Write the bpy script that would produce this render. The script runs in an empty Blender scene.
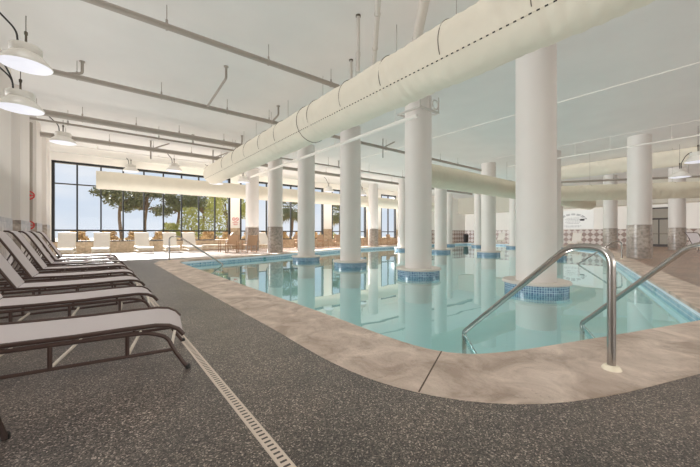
import bpy, bmesh, math, random
from mathutils import Vector, Matrix
from mathutils.geometry import tessellate_polygon
random.seed(7)
PI = math.pi
scene = bpy.context.scene
COL = scene.collection

# ------------------------------------------------------------------ helpers
class MB:
    """collects shapes, then links them as ONE mesh object"""
    def __init__(s):
        s.v = []; s.f = []; s.uv = []
    def add(s, vs, fs, uvs=None):
        b = len(s.v); s.v += [tuple(v) for v in vs]
        for i, f in enumerate(fs):
            s.f.append([b + k for k in f])
            s.uv.append(uvs[i] if uvs else None)
        return s
    def box(s, x0, x1, y0, y1, z0, z1, M=None):
        vs = [(x, y, z) for x in (x0, x1) for y in (y0, y1) for z in (z0, z1)]
        if M is not None: vs = [M @ Vector(v) for v in vs]
        return s.add(vs, [(0,1,3,2), (4,6,7,5), (0,4,5,1), (2,3,7,6), (0,2,6,4), (1,5,7,3)])
    def quad(s, a, b, c, d):
        return s.add([a, b, c, d], [(0,1,2,3)])
    def tube(s, pts, r, n=8, caps=True):
        pts = [Vector(p) for p in pts]; k = len(pts)
        rs = r if isinstance(r, (list, tuple)) else [r]*k
        tan = []
        for i in range(k):
            a = pts[max(i-1, 0)]; b = pts[min(i+1, k-1)]
            tan.append((b-a).normalized())
        up = Vector((0,0,1))
        if abs(tan[0].dot(up)) > .9: up = Vector((1,0,0))
        nrm = (up - tan[0]*up.dot(tan[0])).normalized()
        vs = []; L = 0; ls = []
        for i in range(k):
            nrm = (nrm - tan[i]*nrm.dot(tan[i])).normalized()
            bi = tan[i].cross(nrm)
            if i: L += (pts[i]-pts[i-1]).length
            ls.append(L)
            for j in range(n):
                a = 2*PI*j/n
                vs.append(pts[i] + (nrm*math.cos(a) + bi*math.sin(a))*rs[i])
        fs = []; uv = []
        for i in range(k-1):
            for j in range(n):
                j2 = (j+1) % n
                fs.append((i*n+j, i*n+j2, (i+1)*n+j2, (i+1)*n+j))
                u0, u1 = j/n*2*PI*rs[i], (j+1)/n*2*PI*rs[i]
                uv.append([(u0, ls[i]), (u1, ls[i]), (u1, ls[i+1]), (u0, ls[i+1])])
        if caps:
            fs.append(tuple(range(n))[::-1]); uv.append(None)
            fs.append(tuple((k-1)*n+j for j in range(n))); uv.append(None)
        return s.add(vs, fs, uv)
    def lathe(s, prof, n=24, c=(0,0,0), caps=True):
        vs = []; L = [0]
        for i, (r, z) in enumerate(prof):
            if i: L.append(L[-1] + math.hypot(r-prof[i-1][0], z-prof[i-1][1]))
            for j in range(n):
                a = 2*PI*j/n
                vs.append((c[0]+r*math.cos(a), c[1]+r*math.sin(a), c[2]+z))
        fs = []; uv = []
        R = max(p[0] for p in prof)
        for i in range(len(prof)-1):
            for j in range(n):
                j2 = (j+1) % n
                fs.append((i*n+j, i*n+j2, (i+1)*n+j2, (i+1)*n+j))
                u0, u1 = 2*PI*R*j/n, 2*PI*R*(j+1)/n
                uv.append([(u0, L[i]), (u1, L[i]), (u1, L[i+1]), (u0, L[i+1])])
        if caps:
            fs.append(tuple(range(n))[::-1]); uv.append(None)
            k = len(prof)-1
            fs.append(tuple(k*n+j for j in range(n))); uv.append(None)
        return s.add(vs, fs, uv)
    def strip(s, A, B, closed=False, vscale=None):
        """quads between two polylines of equal length, uv = arc length / height"""
        n = len(A); vs = list(A) + list(B); fs = []; uv = []; L = 0
        for i in range(n if closed else n-1):
            j = (i+1) % n
            d = (Vector(A[j]) - Vector(A[i])).length
            h0 = (Vector(B[i]) - Vector(A[i])).length
            fs.append((i, j, n+j, n+i))
            uv.append([(L, 0), (L+d, 0), (L+d, h0), (L, h0)])
            L += d
        return s.add(vs, fs, uv)
    def sheet(s, P, Q, th=.012):
        """a thin cloth: two rails P and Q of equal length, thickened downwards"""
        n = len(P)
        P = [Vector(p) for p in P]; Q = [Vector(q) for q in Q]
        nv = []
        for i in range(n):
            t = (P[min(i+1, n-1)] - P[max(i-1, 0)]).normalized()
            nv.append(t.cross(Q[i]-P[i]).normalized()*th)
        vs = P + Q + [P[i]-nv[i] for i in range(n)] + [Q[i]-nv[i] for i in range(n)]
        fs = []
        for i in range(n-1):
            fs += [(i, i+1, n+i+1, n+i), (2*n+i, 3*n+i, 3*n+i+1, 2*n+i+1),
                   (i, 2*n+i, 2*n+i+1, i+1), (n+i, n+i+1, 3*n+i+1, 3*n+i)]
        fs += [(0, n, 3*n, 2*n), (n-1, 3*n-1, 4*n-1, 2*n-1)]
        return s.add(vs, fs)
    def build(s, name, mat, parent=None, smooth=True, angle=35, recalc=True):
        me = bpy.data.meshes.new(name)
        me.from_pydata(s.v, [], s.f)
        if any(s.uv):
            lay = me.uv_layers.new(name='UVMap')
            for p in me.polygons:
                u = s.uv[p.index]
                if u:
                    for k, li in enumerate(p.loop_indices): lay.data[li].uv = u[k]
        if recalc:
            bm = bmesh.new(); bm.from_mesh(me)
            bmesh.ops.recalc_face_normals(bm, faces=bm.faces)
            bm.to_mesh(me); bm.free()
        me.materials.append(mat)
        if smooth:
            me.polygons.foreach_set('use_smooth', [True]*len(me.polygons))
            me.set_sharp_from_angle(angle=math.radians(angle))
        me.update()
        o = bpy.data.objects.new(name, me)
        COL.objects.link(o)
        if parent is not None: o.parent = parent
        return o

def tag(o, label=None, cat=None, group=None, kind=None):
    if label: o['label'] = label
    if cat: o['category'] = cat
    if group: o['group'] = group
    if kind: o['kind'] = kind
    return o
def thing(name, label, cat, loc=(0,0,0), rz=0, group=None):
    o = bpy.data.objects.new(name, None); COL.objects.link(o)
    o.location = loc; o.rotation_euler = (0,0,rz); o.empty_display_size = .1
    return tag(o, label, cat, group)
def struct(o):
    o['kind'] = 'structure'; return o
def copy_tree(o, parent=None):
    c = o.copy(); COL.objects.link(c)
    if parent is not None: c.parent = parent
    for ch in list(o.children): copy_tree(ch, c)
    return c
def bend(pts, r=.08, n=5):
    """round the inner corners of a polyline"""
    pts = [Vector(p) for p in pts]; out = [pts[0]]
    for i in range(1, len(pts)-1):
        a, b, c = pts[i-1], pts[i], pts[i+1]
        d0 = (a-b); d1 = (c-b)
        rr = min(r, d0.length*.45, d1.length*.45)
        p = b + d0.normalized()*rr; q = b + d1.normalized()*rr
        for k in range(n+1):
            t = k/n
            out.append(p*(1-t)**2 + b*2*t*(1-t) + q*t*t)
    out.append(pts[-1]); return out

# ------------------------------------------------------------------ materials
def new_mat(name):
    m = bpy.data.materials.new(name); m.use_nodes = True
    nt = m.node_tree; b = nt.nodes['Principled BSDF']
    return m, nt, b
def rgb(r, g, b):
    f = lambda c: ((c/255+.055)/1.055)**2.4 if c > 10 else c/255/12.92
    return (f(r), f(g), f(b), 1)
def mat(name, col, rough=.6, metal=0, var=.06, scale=6, bump=0, bscale=40, spec=None):
    """plain procedural: colour broken up by noise, optional bump"""
    m, nt, b = new_mat(name)
    tc = nt.nodes.new('ShaderNodeTexCoord')
    no = nt.nodes.new('ShaderNodeTexNoise'); no.inputs['Scale'].default_value = scale
    no.inputs['Detail'].default_value = 5
    nt.links.new(tc.outputs['Object'], no.inputs['Vector'])
    mx = nt.nodes.new('ShaderNodeMix'); mx.data_type = 'RGBA'
    mx.inputs[6].default_value = tuple(c*(1-var) for c in col[:3]) + (1,)
    mx.inputs[7].default_value = tuple(min(1, c*(1+var)) for c in col[:3]) + (1,)
    nt.links.new(no.outputs['Fac'], mx.inputs[0])
    nt.links.new(mx.outputs[2], b.inputs['Base Color'])
    b.inputs['Roughness'].default_value = rough
    b.inputs['Metallic'].default_value = metal
    if spec is not None: b.inputs['Specular IOR Level'].default_value = spec
    if bump:
        n2 = nt.nodes.new('ShaderNodeTexNoise'); n2.inputs['Scale'].default_value = bscale
        nt.links.new(tc.outputs['Object'], n2.inputs['Vector'])
        bp = nt.nodes.new('ShaderNodeBump'); bp.inputs['Strength'].default_value = bump
        bp.inputs['Distance'].default_value = .02
        nt.links.new(n2.outputs['Fac'], bp.inputs['Height'])
        nt.links.new(bp.outputs['Normal'], b.inputs['Normal'])
    return m
def tile_mat(name, c1, c2, mortar, w, h, msize=.01, rough=.4, offset=0, var=None, uv=True, bias=0):
    m, nt, b = new_mat(name)
    tc = nt.nodes.new('ShaderNodeTexCoord')
    br = nt.nodes.new('ShaderNodeTexBrick')
    br.offset = offset; br.squash = 1
    br.inputs['Scale'].default_value = 1
    br.inputs['Color1'].default_value = c1; br.inputs['Color2'].default_value = c2
    br.inputs['Mortar'].default_value = mortar
    br.inputs['Mortar Size'].default_value = msize
    br.inputs['Brick Width'].default_value = w; br.inputs['Row Height'].default_value = h
    br.inputs['Bias'].default_value = bias
    nt.links.new(tc.outputs['UV'], br.inputs['Vector'])
    no = nt.nodes.new('ShaderNodeTexNoise'); no.inputs['Scale'].default_value = 9; no.inputs['Detail'].default_value = 6
    nt.links.new(tc.outputs['Object'], no.inputs['Vector'])
    mx = nt.nodes.new('ShaderNodeMix'); mx.data_type = 'RGBA'; mx.blend_type = 'MULTIPLY'
    mx.inputs[0].default_value = var or .25
    nt.links.new(br.outputs['Color'], mx.inputs[6])
    cr = nt.nodes.new('ShaderNodeValToRGB')
    cr.color_ramp.elements[0].position = .3; cr.color_ramp.elements[0].color = (.45,.45,.45,1)
    cr.color_ramp.elements[1].position = .7; cr.color_ramp.elements[1].color = (1.25,1.25,1.25,1)
    nt.links.new(no.outputs['Fac'], cr.inputs[0]); nt.links.new(cr.outputs[0], mx.inputs[7])
    nt.links.new(mx.outputs[2], b.inputs['Base Color'])
    b.inputs['Roughness'].default_value = rough
    return m

M = {}
M['ceiling'] = mat('ceiling_paint', rgb(206,203,199), .9, var=.07, scale=.9, bump=.25, bscale=3)
M['wall'] = mat('wall_paint', rgb(236,232,226), .8, var=.03, scale=1.5)
M['column'] = mat('column_paint', rgb(208,202,196), .6, var=.04, scale=1.2, bump=.05, bscale=5)
M['pipe'] = mat('pipe_paint', rgb(150,142,132), .6, var=.06, scale=4)
M['pipe_pale'] = mat('pale_grey_pipe_paint', rgb(186,180,172), .6, var=.05)
M['pipe_light'] = mat('white_conduit_paint', rgb(214,209,202), .5, var=.03)
M['duct_white'] = mat('white_fabric_duct', rgb(210,203,187), .85, var=.05, scale=2.5, bump=.25, bscale=6)
M['duct_tan'] = mat('tan_fabric_duct', rgb(196,188,168), .85, var=.05, scale=2.5, bump=.25, bscale=6)
M['strap'] = mat('dark_strap', rgb(92,84,72), .7)
M['frame_black'] = mat('black_window_metal', rgb(22,24,28), .4, var=.1)
M['frame_brown'] = mat('brown_tube_metal', rgb(70,52,46), .38, metal=.25, var=.12, scale=20)
M['sling'] = mat('pale_sling_mesh', rgb(188,180,180), .8, var=.04, scale=200, bump=.15, bscale=400)
M['white_sling'] = mat('white_sling_mesh', rgb(214,208,200), .8, var=.03, scale=60)
M['white_metal'] = mat('white_tube_metal', rgb(214,206,190), .45, var=.05)
M['steel'] = mat('brushed_steel', rgb(176,172,168), .24, metal=1, var=.06, scale=60)
M['cream'] = mat('cream_plastic', rgb(222,212,190), .45)
M['lamp'] = mat('lamp_enamel', rgb(206,202,194), .45, var=.04)
M['wood'] = mat('tan_wood', rgb(156,124,94), .6, var=.18, scale=12)
M['wicker'] = mat('tan_wicker', rgb(184,154,126), .75, var=.2, scale=60, bump=.4, bscale=80)
M['dark'] = mat('dark_plastic', rgb(38,36,34), .6)
M['red'] = mat('red_enamel', rgb(178,40,34), .45)
M['red_print'] = mat('red_print', rgb(196,78,74), .6)
M['grey_print'] = mat('grey_print', rgb(168,168,170), .6)
M['joint'] = mat('joint_sealant', rgb(92,78,66), .8)
M['trunk'] = mat('palm_bark', rgb(96,80,64), .9, var=.3, scale=14, bump=.5, bscale=30)
M['palm'] = mat('palm_leaf', rgb(84,86,56), .7, var=.35, scale=2)
M['palm_dry'] = mat('dry_palm_leaf', rgb(104,96,64), .8, var=.3, scale=2)
M['leaf'] = mat('bright_leaf', rgb(140,140,72), .7, var=.4, scale=2.5)
M['leaf_brown'] = mat('dry_brush_leaf', rgb(150,122,80), .8, var=.4, scale=2.5)
M['ground'] = mat('sandy_ground', rgb(150,134,104), .95, var=.25, scale=1.2)
M['plaster'] = mat('pool_plaster', rgb(190,211,208), .7, var=.05, scale=1.5)
M['lip'] = mat('pale_bullnose_tile', rgb(206,218,226), .35, var=.05, scale=9)
M['ring_lip'] = mat('pale_concrete_lip', rgb(188,181,172), .7, var=.08, scale=6, bump=.2, bscale=30)
M['pool_tile'] = tile_mat('blue_pool_tile', rgb(92,140,168), rgb(146,184,202), rgb(200,214,220), .075, .075, .006, .25, var=.3)
M['ring_tile'] = tile_mat('blue_mosaic_tile', rgb(62,90,124), rgb(106,138,158), rgb(170,192,204), .05, .05, .005, .25, var=.3)
M['stone_band'] = tile_mat('grey_stone_tile', rgb(146,136,127), rgb(186,174,163), rgb(152,142,133), .45, .45, .006, .28, var=.75)
M['stone_wall'] = tile_mat('tan_stone_tile', rgb(182,160,134), rgb(200,180,154), rgb(170,150,126), .45, .31, .006, .6, var=.5)

def floor_mat():
    m, nt, b = new_mat('exposed_aggregate')
    tc = nt.nodes.new('ShaderNodeTexCoord')
    n1 = nt.nodes.new('ShaderNodeTexVoronoi'); n1.inputs['Scale'].default_value = 150
    n2 = nt.nodes.new('ShaderNodeTexNoise'); n2.inputs['Scale'].default_value = 1.3; n2.inputs['Detail'].default_value = 9; n2.inputs['Roughness'].default_value = .65
    n3 = nt.nodes.new('ShaderNodeTexNoise'); n3.inputs['Scale'].default_value = 75; n3.inputs['Detail'].default_value = 6
    n3.inputs['Roughness'].default_value = .8
    for n in (n1, n2, n3): nt.links.new(tc.outputs['Object'], n.inputs['Vector'])
    sep = nt.nodes.new('ShaderNodeSeparateColor'); nt.links.new(n1.outputs['Color'], sep.inputs[0])
    ramp = nt.nodes.new('ShaderNodeValToRGB')
    e = ramp.color_ramp.elements
    e[0].position = 0; e[0].color = rgb(34,31,29)
    e[1].position = 1; e[1].color = rgb(182,171,160)
    k = e.new(.5); k.color = rgb(84,77,72)
    k = e.new(.82); k.color = rgb(106,98,91)
    nt.links.new(sep.outputs[0], ramp.inputs[0])
    r2 = nt.nodes.new('ShaderNodeValToRGB')
    r2.color_ramp.elements[0].position = .34; r2.color_ramp.elements[0].color = (.34,.34,.35,1)
    r2.color_ramp.elements[1].position = .66; r2.color_ramp.elements[1].color = (1.6,1.58,1.55,1)
    nt.links.new(n3.outputs['Fac'], r2.inputs[0])
    mx = nt.nodes.new('ShaderNodeMix'); mx.data_type = 'RGBA'; mx.blend_type = 'MULTIPLY'; mx.inputs[0].default_value = 1
    nt.links.new(ramp.outputs[0], mx.inputs[6]); nt.links.new(r2.outputs[0], mx.inputs[7])
    r3 = nt.nodes.new('ShaderNodeValToRGB')
    r3.color_ramp.elements[0].position = .35; r3.color_ramp.elements[0].color = (.70,.71,.73,1)
    r3.color_ramp.elements[1].position = .65; r3.color_ramp.elements[1].color = (1.3,1.27,1.24,1)
    nt.links.new(n2.outputs['Fac'], r3.inputs[0])
    m2 = nt.nodes.new('ShaderNodeMix'); m2.data_type = 'RGBA'; m2.blend_type = 'MULTIPLY'; m2.inputs[0].default_value = 1
    nt.links.new(mx.outputs[2], m2.inputs[6]); nt.links.new(r3.outputs[0], m2.inputs[7])
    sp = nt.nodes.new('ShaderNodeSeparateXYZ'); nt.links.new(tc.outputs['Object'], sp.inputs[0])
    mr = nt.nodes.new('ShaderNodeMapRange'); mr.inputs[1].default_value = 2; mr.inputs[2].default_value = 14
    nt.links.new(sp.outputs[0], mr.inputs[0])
    m3 = nt.nodes.new('ShaderNodeMix'); m3.data_type = 'RGBA'; m3.blend_type = 'MULTIPLY'; m3.inputs[7].default_value = (2.6,2.05,1.75,1)  # warm light on the right-hand deck is painted into the floor colour
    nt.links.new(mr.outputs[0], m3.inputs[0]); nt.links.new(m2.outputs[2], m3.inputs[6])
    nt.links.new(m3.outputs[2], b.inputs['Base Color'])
    b.inputs['Roughness'].default_value = .32
    b.inputs['Specular IOR Level'].default_value = .5
    bp = nt.nodes.new('ShaderNodeBump'); bp.inputs['Strength'].default_value = .35; bp.inputs['Distance'].default_value = .006
    nt.links.new(sep.outputs[0], bp.inputs['Height']); nt.links.new(bp.outputs['Normal'], b.inputs['Normal'])
    return m
def coping_mat():
    m, nt, b = new_mat('stamped_concrete')
    tc = nt.nodes.new('ShaderNodeTexCoord')
    n1 = nt.nodes.new('ShaderNodeTexNoise'); n1.inputs['Scale'].default_value = 2.6; n1.inputs['Detail'].default_value = 8
    n1.inputs['Roughness'].default_value = .62; n1.inputs['Distortion'].default_value = .7
    n2 = nt.nodes.new('ShaderNodeTexNoise'); n2.inputs['Scale'].default_value = 3.4; n2.inputs['Detail'].default_value = 12; n2.inputs['Roughness'].default_value = .6
    n2.inputs['Distortion'].default_value = 1.6
    mp = nt.nodes.new('ShaderNodeMapping'); mp.inputs['Scale'].default_value = (1, .55, 1); mp.inputs['Rotation'].default_value = (0,0,.5)
    nt.links.new(tc.outputs['Object'], mp.inputs['Vector'])
    nt.links.new(tc.outputs['Object'], n1.inputs['Vector']); nt.links.new(mp.outputs[0], n2.inputs['Vector'])
    ramp = nt.nodes.new('ShaderNodeValToRGB'); e = ramp.color_ramp.elements
    e[0].position = .36; e[0].color = rgb(168,149,133)
    e[1].position = .66; e[1].color = rgb(220,203,188)
    nt.links.new(n1.outputs['Fac'], ramp.inputs[0])
    # hairline crease pattern: thin band of the distorted noise
    sub = nt.nodes.new('ShaderNodeMath'); sub.operation = 'SUBTRACT'; sub.inputs[1].default_value = .5
    ab = nt.nodes.new('ShaderNodeMath'); ab.operation = 'ABSOLUTE'
    nt.links.new(n2.outputs['Fac'], sub.inputs[0]); nt.links.new(sub.outputs[0], ab.inputs[0])
    r2 = nt.nodes.new('ShaderNodeValToRGB')
    r2.color_ramp.elements[0].position = 0; r2.color_ramp.elements[0].color = (.62,.6,.58,1)
    r2.color_ramp.elements[1].position = .009; r2.color_ramp.elements[1].color = (1,1,1,1)
    nt.links.new(ab.outputs[0], r2.inputs[0])
    mx = nt.nodes.new('ShaderNodeMix'); mx.data_type = 'RGBA'; mx.blend_type = 'MULTIPLY'; mx.inputs[0].default_value = .8
    n4 = nt.nodes.new('ShaderNodeTexNoise'); n4.inputs['Scale'].default_value = 3.1; n4.inputs['Detail'].default_value = 5; nt.links.new(tc.outputs['Object'], n4.inputs['Vector'])
    r4 = nt.nodes.new('ShaderNodeMapRange'); r4.inputs[1].default_value = .42; r4.inputs[2].default_value = .6; r4.inputs[4].default_value = .8
    nt.links.new(n4.outputs['Fac'], r4.inputs[0]); nt.links.new(r4.outputs[0], mx.inputs[0])
    n5 = nt.nodes.new('ShaderNodeTexNoise'); n5.inputs['Scale'].default_value = 14; n5.inputs['Detail'].default_value = 8; n5.inputs['Roughness'].default_value = .7
    nt.links.new(mp.outputs[0], n5.inputs['Vector'])
    nt.links.new(ramp.outputs[0], mx.inputs[6]); nt.links.new(r2.outputs[0], mx.inputs[7])
    nt.links.new(mx.outputs[2], b.inputs['Base Color'])
    b.inputs['Roughness'].default_value = .6
    ad = nt.nodes.new('ShaderNodeMath'); ad.operation = 'ADD'
    nt.links.new(n1.outputs['Fac'], ad.inputs[0]); nt.links.new(n5.outputs['Fac'], ad.inputs[1])
    bp = nt.nodes.new('ShaderNodeBump'); bp.inputs['Strength'].default_value = 1.0; bp.inputs['Distance'].default_value = .05
    nt.links.new(ad.outputs[0], bp.inputs['Height']); nt.links.new(bp.outputs['Normal'], b.inputs['Normal'])
    return m
def drain_mat():
    m, nt, b = new_mat('slotted_drain')
    tc = nt.nodes.new('ShaderNodeTexCoord'); sp = nt.nodes.new('ShaderNodeSeparateXYZ')
    nt.links.new(tc.outputs['Object'], sp.inputs[0])
    mu = nt.nodes.new('ShaderNodeMath'); mu.operation = 'MULTIPLY'; mu.inputs[1].default_value = 28
    fr = nt.nodes.new('ShaderNodeMath'); fr.operation = 'FRACT'
    lt = nt.nodes.new('ShaderNodeMath'); lt.operation = 'LESS_THAN'; lt.inputs[1].default_value = .38
    nt.links.new(sp.outputs[1], mu.inputs[0]); nt.links.new(mu.outputs[0], fr.inputs[0]); nt.links.new(fr.outputs[0], lt.inputs[0])
    ab = nt.nodes.new('ShaderNodeMath'); ab.operation = 'ABSOLUTE'; nt.links.new(sp.outputs[0], ab.inputs[0])
    l2 = nt.nodes.new('ShaderNodeMath'); l2.operation = 'LESS_THAN'; l2.inputs[1].default_value = .017
    nt.links.new(ab.outputs[0], l2.inputs[0])
    an = nt.nodes.new('ShaderNodeMath'); an.operation = 'MULTIPLY'
    nt.links.new(lt.outputs[0], an.inputs[0]); nt.links.new(l2.outputs[0], an.inputs[1])
    mx = nt.nodes.new('ShaderNodeMix'); mx.data_type = 'RGBA'
    mx.inputs[6].default_value = rgb(196,182,168); mx.inputs[7].default_value = rgb(60,54,50)
    nt.links.new(an.outputs[0], mx.inputs[0]); nt.links.new(mx.outputs[2], b.inputs['Base Color'])
    b.inputs['Roughness'].default_value = .5
    return m
def diamond_mat():
    """right wall wainscot: diamond checker of brown and cream tiles over a brown base"""
    m, nt, b = new_mat('diamond_wainscot_tile')
    tc = nt.nodes.new('ShaderNodeTexCoord')
    mp = nt.nodes.new('ShaderNodeMapping'); mp.inputs['Rotation'].default_value = (0,0,PI/4)
    nt.links.new(tc.outputs['UV'], mp.inputs['Vector'])
    ck = nt.nodes.new('ShaderNodeTexChecker'); ck.inputs['Scale'].default_value = 2.9
    ck.inputs['Color1'].default_value = rgb(216,204,194); ck.inputs['Color2'].default_value = rgb(150,124,112)
    nt.links.new(mp.outputs[0], ck.inputs['Vector'])
    no = nt.nodes.new('ShaderNodeTexNoise'); no.inputs['Scale'].default_value = 4; no.inputs['Detail'].default_value = 6
    nt.links.new(tc.outputs['Object'], no.inputs['Vector'])
    mx = nt.nodes.new('ShaderNodeMix'); mx.data_type = 'RGBA'; mx.blend_type = 'MULTIPLY'; mx.inputs[0].default_value = .4
    nt.links.new(ck.outputs['Color'], mx.inputs[6]); nt.links.new(no.outputs['Fac'], mx.inputs[7])
    nt.links.new(mx.outputs[2], b.inputs['Base Color']); b.inputs['Roughness'].default_value = .35
    return m
def glass_mat():
    m, nt, b = new_mat('window_glass'); nt.nodes.remove(b)
    out = nt.nodes['Material Output']
    tr = nt.nodes.new('ShaderNodeBsdfTransparent'); tr.inputs[0].default_value = (.97,.985,1,1)
    gl = nt.nodes.new('ShaderNodeBsdfGlossy'); gl.inputs['Roughness'].default_value = .03
    fr = nt.nodes.new('ShaderNodeFresnel'); fr.inputs['IOR'].default_value = 1.25
    mx = nt.nodes.new('ShaderNodeMixShader')
    nt.links.new(fr.outputs[0], mx.inputs[0]); nt.links.new(tr.outputs[0], mx.inputs[1]); nt.links.new(gl.outputs[0], mx.inputs[2])
    nt.links.new(mx.outputs[0], out.inputs[0]); return m
def water_mat():
    m, nt, b = new_mat('pool_water'); nt.nodes.remove(b)
    out = nt.nodes['Material Output']
    tr = nt.nodes.new('ShaderNodeBsdfTransparent'); tr.inputs[0].default_value = (.47,.69,.70,1)
    gl = nt.nodes.new('ShaderNodeBsdfGlossy'); gl.inputs['Roughness'].default_value = .015
    gl.inputs['Color'].default_value = (.95,.97,.96,1)
    fr = nt.nodes.new('ShaderNodeFresnel'); fr.inputs['IOR'].default_value = 2.25
    tc = nt.nodes.new('ShaderNodeTexCoord')
    no = nt.nodes.new('ShaderNodeTexNoise'); no.inputs['Scale'].default_value = .9; no.inputs['Detail'].default_value = 2
    nt.links.new(tc.outputs['Object'], no.inputs['Vector'])
    bp = nt.nodes.new('ShaderNodeBump'); bp.inputs['Strength'].default_value = .05; bp.inputs['Distance'].default_value = .05
    nt.links.new(no.outputs['Fac'], bp.inputs['Height'])
    nt.links.new(bp.outputs['Normal'], gl.inputs['Normal']); nt.links.new(bp.outputs['Normal'], fr.inputs['Normal'])
    mx = nt.nodes.new('ShaderNodeMixShader')
    nt.links.new(fr.outputs[0], mx.inputs[0]); nt.links.new(tr.outputs[0], mx.inputs[1]); nt.links.new(gl.outputs[0], mx.inputs[2])
    nt.links.new(mx.outputs[0], out.inputs[0]); return m
def emit_mat(name, col, st):
    m, nt, b = new_mat(name)
    b.inputs['Base Color'].default_value = tuple(c*.25 for c in col[:3]) + (1,)
    b.inputs['Emission Color'].default_value = col; b.inputs['Emission Strength'].default_value = st
    no = nt.nodes.new('ShaderNodeTexNoise'); no.inputs['Scale'].default_value = 3
    mr = nt.nodes.new('ShaderNodeMapRange'); mr.inputs[3].default_value = st*.92; mr.inputs[4].default_value = st*1.08
    nt.links.new(no.outputs['Fac'], mr.inputs[0]); nt.links.new(mr.outputs[0], b.inputs['Emission Strength'])
    return m
def lacing_mat():
    m, nt, b = new_mat('dotted_lacing')
    tc = nt.nodes.new('ShaderNodeTexCoord'); sp = nt.nodes.new('ShaderNodeSeparateXYZ'); nt.links.new(tc.outputs['Object'], sp.inputs[0])
    mu = nt.nodes.new('ShaderNodeMath'); mu.operation = 'MULTIPLY'; mu.inputs[1].default_value = 10.5
    fr = nt.nodes.new('ShaderNodeMath'); fr.operation = 'FRACT'
    lt = nt.nodes.new('ShaderNodeMath'); lt.operation = 'LESS_THAN'; lt.inputs[1].default_value = .42
    nt.links.new(sp.outputs[1], mu.inputs[0]); nt.links.new(mu.outputs[0], fr.inputs[0]); nt.links.new(fr.outputs[0], lt.inputs[0])
    mx = nt.nodes.new('ShaderNodeMix'); mx.data_type = 'RGBA'; mx.inputs[6].default_value = rgb(206,198,180); mx.inputs[7].default_value = rgb(46,42,36)
    nt.links.new(lt.outputs[0], mx.inputs[0]); nt.links.new(mx.outputs[2], b.inputs['Base Color']); b.inputs['Roughness'].default_value = .8
    return m
M['lacing'] = lacing_mat()
M['dark_glass'] = glass_mat(); M['dark_glass'].name = 'tinted_door_glass'
for n_ in M['dark_glass'].node_tree.nodes:
    if n_.type == 'BSDF_TRANSPARENT': n_.inputs[0].default_value = (.5,.52,.55,1)
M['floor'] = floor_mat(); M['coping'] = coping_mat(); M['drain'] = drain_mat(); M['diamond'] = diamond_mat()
M['glass'] = glass_mat(); M['water'] = water_mat()
M['lens'] = emit_mat('lamp_lens', (.86,.86,.93,1), .74)

# ------------------------------------------------------------------ key dimensions (metres)
CEIL = 5.3; WIN_Y = 22.4; LEFT_X = -2.0; RIGHT_X = 36.0; FRONT_Y = -8.0; WATER = -.23; PFLOOR = -1.05
ROWS = (7.91, 18.55, 29.4); COLY = [3.13 + 3.43*k for k in range(6)]; CR = .411

def catmull(P, n=5):
    out = []
    for i in range(1, len(P)-2):
        a, b, c, d = [Vector(p) for p in P[i-1:i+3]]
        for k in range(n):
            t = k/n
            out.append(.5*((2*b) + (c-a)*t + (2*a-5*b+4*c-d)*t*t + (3*b-a-3*c+d)*t**3))
    out.append(Vector(P[-2])); return out
# pool edge (inner edge of the coping), counter-clockwise
near = [(2.38,6.5),(2.38,3.6),(2.36,2.75),(2.36,2.2),(2.42,1.82),(2.6,1.56),(2.95,1.37),(3.42,1.2),(4.47,.85),(5.42,.54)]
edge = [Vector((2.38,13.2)), Vector((2.38,9)), Vector((2.38,5))] + catmull(near, 5) + \
       [Vector(p) for p in ((5.75,.44),(6.02,.37),(6.3,.39),(6.62,.48),(9.16,1.24),(13,2.41),(16.87,3.59),(22.98,5.43),(28.2,7.0),(31.2,9.2),
        (33,12.2),(34,16),(34.2,19.2),(33.6,20.7),(32,21.2),(28,21.15),(24.5,20.5),(20.35,19.69),(16.16,19.08),(12.21,17.62),(7.28,15.53),(3.2,14.2),(2.6,13.9))]
edge = [Vector((p.x, p.y, 0)) for p in edge]
def offset_loop(P, wfun):
    n = len(P); out = []
    for i in range(n):
        a = P[i-1]; b = P[i]; c = P[(i+1) % n]
        d0 = (b-a).normalized(); d1 = (c-b).normalized()
        n0 = Vector((d0.y, -d0.x, 0)); n1 = Vector((d1.y, -d1.x, 0))   # outward for CCW
        nn = (n0+n1).normalized(); k = 1/max(.5, nn.dot(n0))
        out.append(b + nn*wfun(b)*k)
    return out
def cop_w(p):
    if p.x < 6 and p.y < 12: return .83
    if p.y > 12 and p.x < 6: return .8
    if p.x < 9 and p.y < 3: return .83 - .23*(p.x-6)/3
    return .6
outer = offset_loop(edge, cop_w)
lift = lambda P, z: [Vector((p.x, p.y, z)) for p in P]

# ------------------------------------------------------------------ the setting
mb = MB()
rect = [Vector(p) for p in ((LEFT_X-.4, FRONT_Y, 0), (RIGHT_X+.4, FRONT_Y, 0), (RIGHT_X+.4, WIN_Y+.3, 0), (LEFT_X-.4, WIN_Y+.3, 0))]
tris = tessellate_polygon([rect, outer]); allv = rect + outer
mb.add(allv, tris)
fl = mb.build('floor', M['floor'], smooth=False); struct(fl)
for p in fl.data.polygons:
    if p.normal.z < 0: p.flip()

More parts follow.
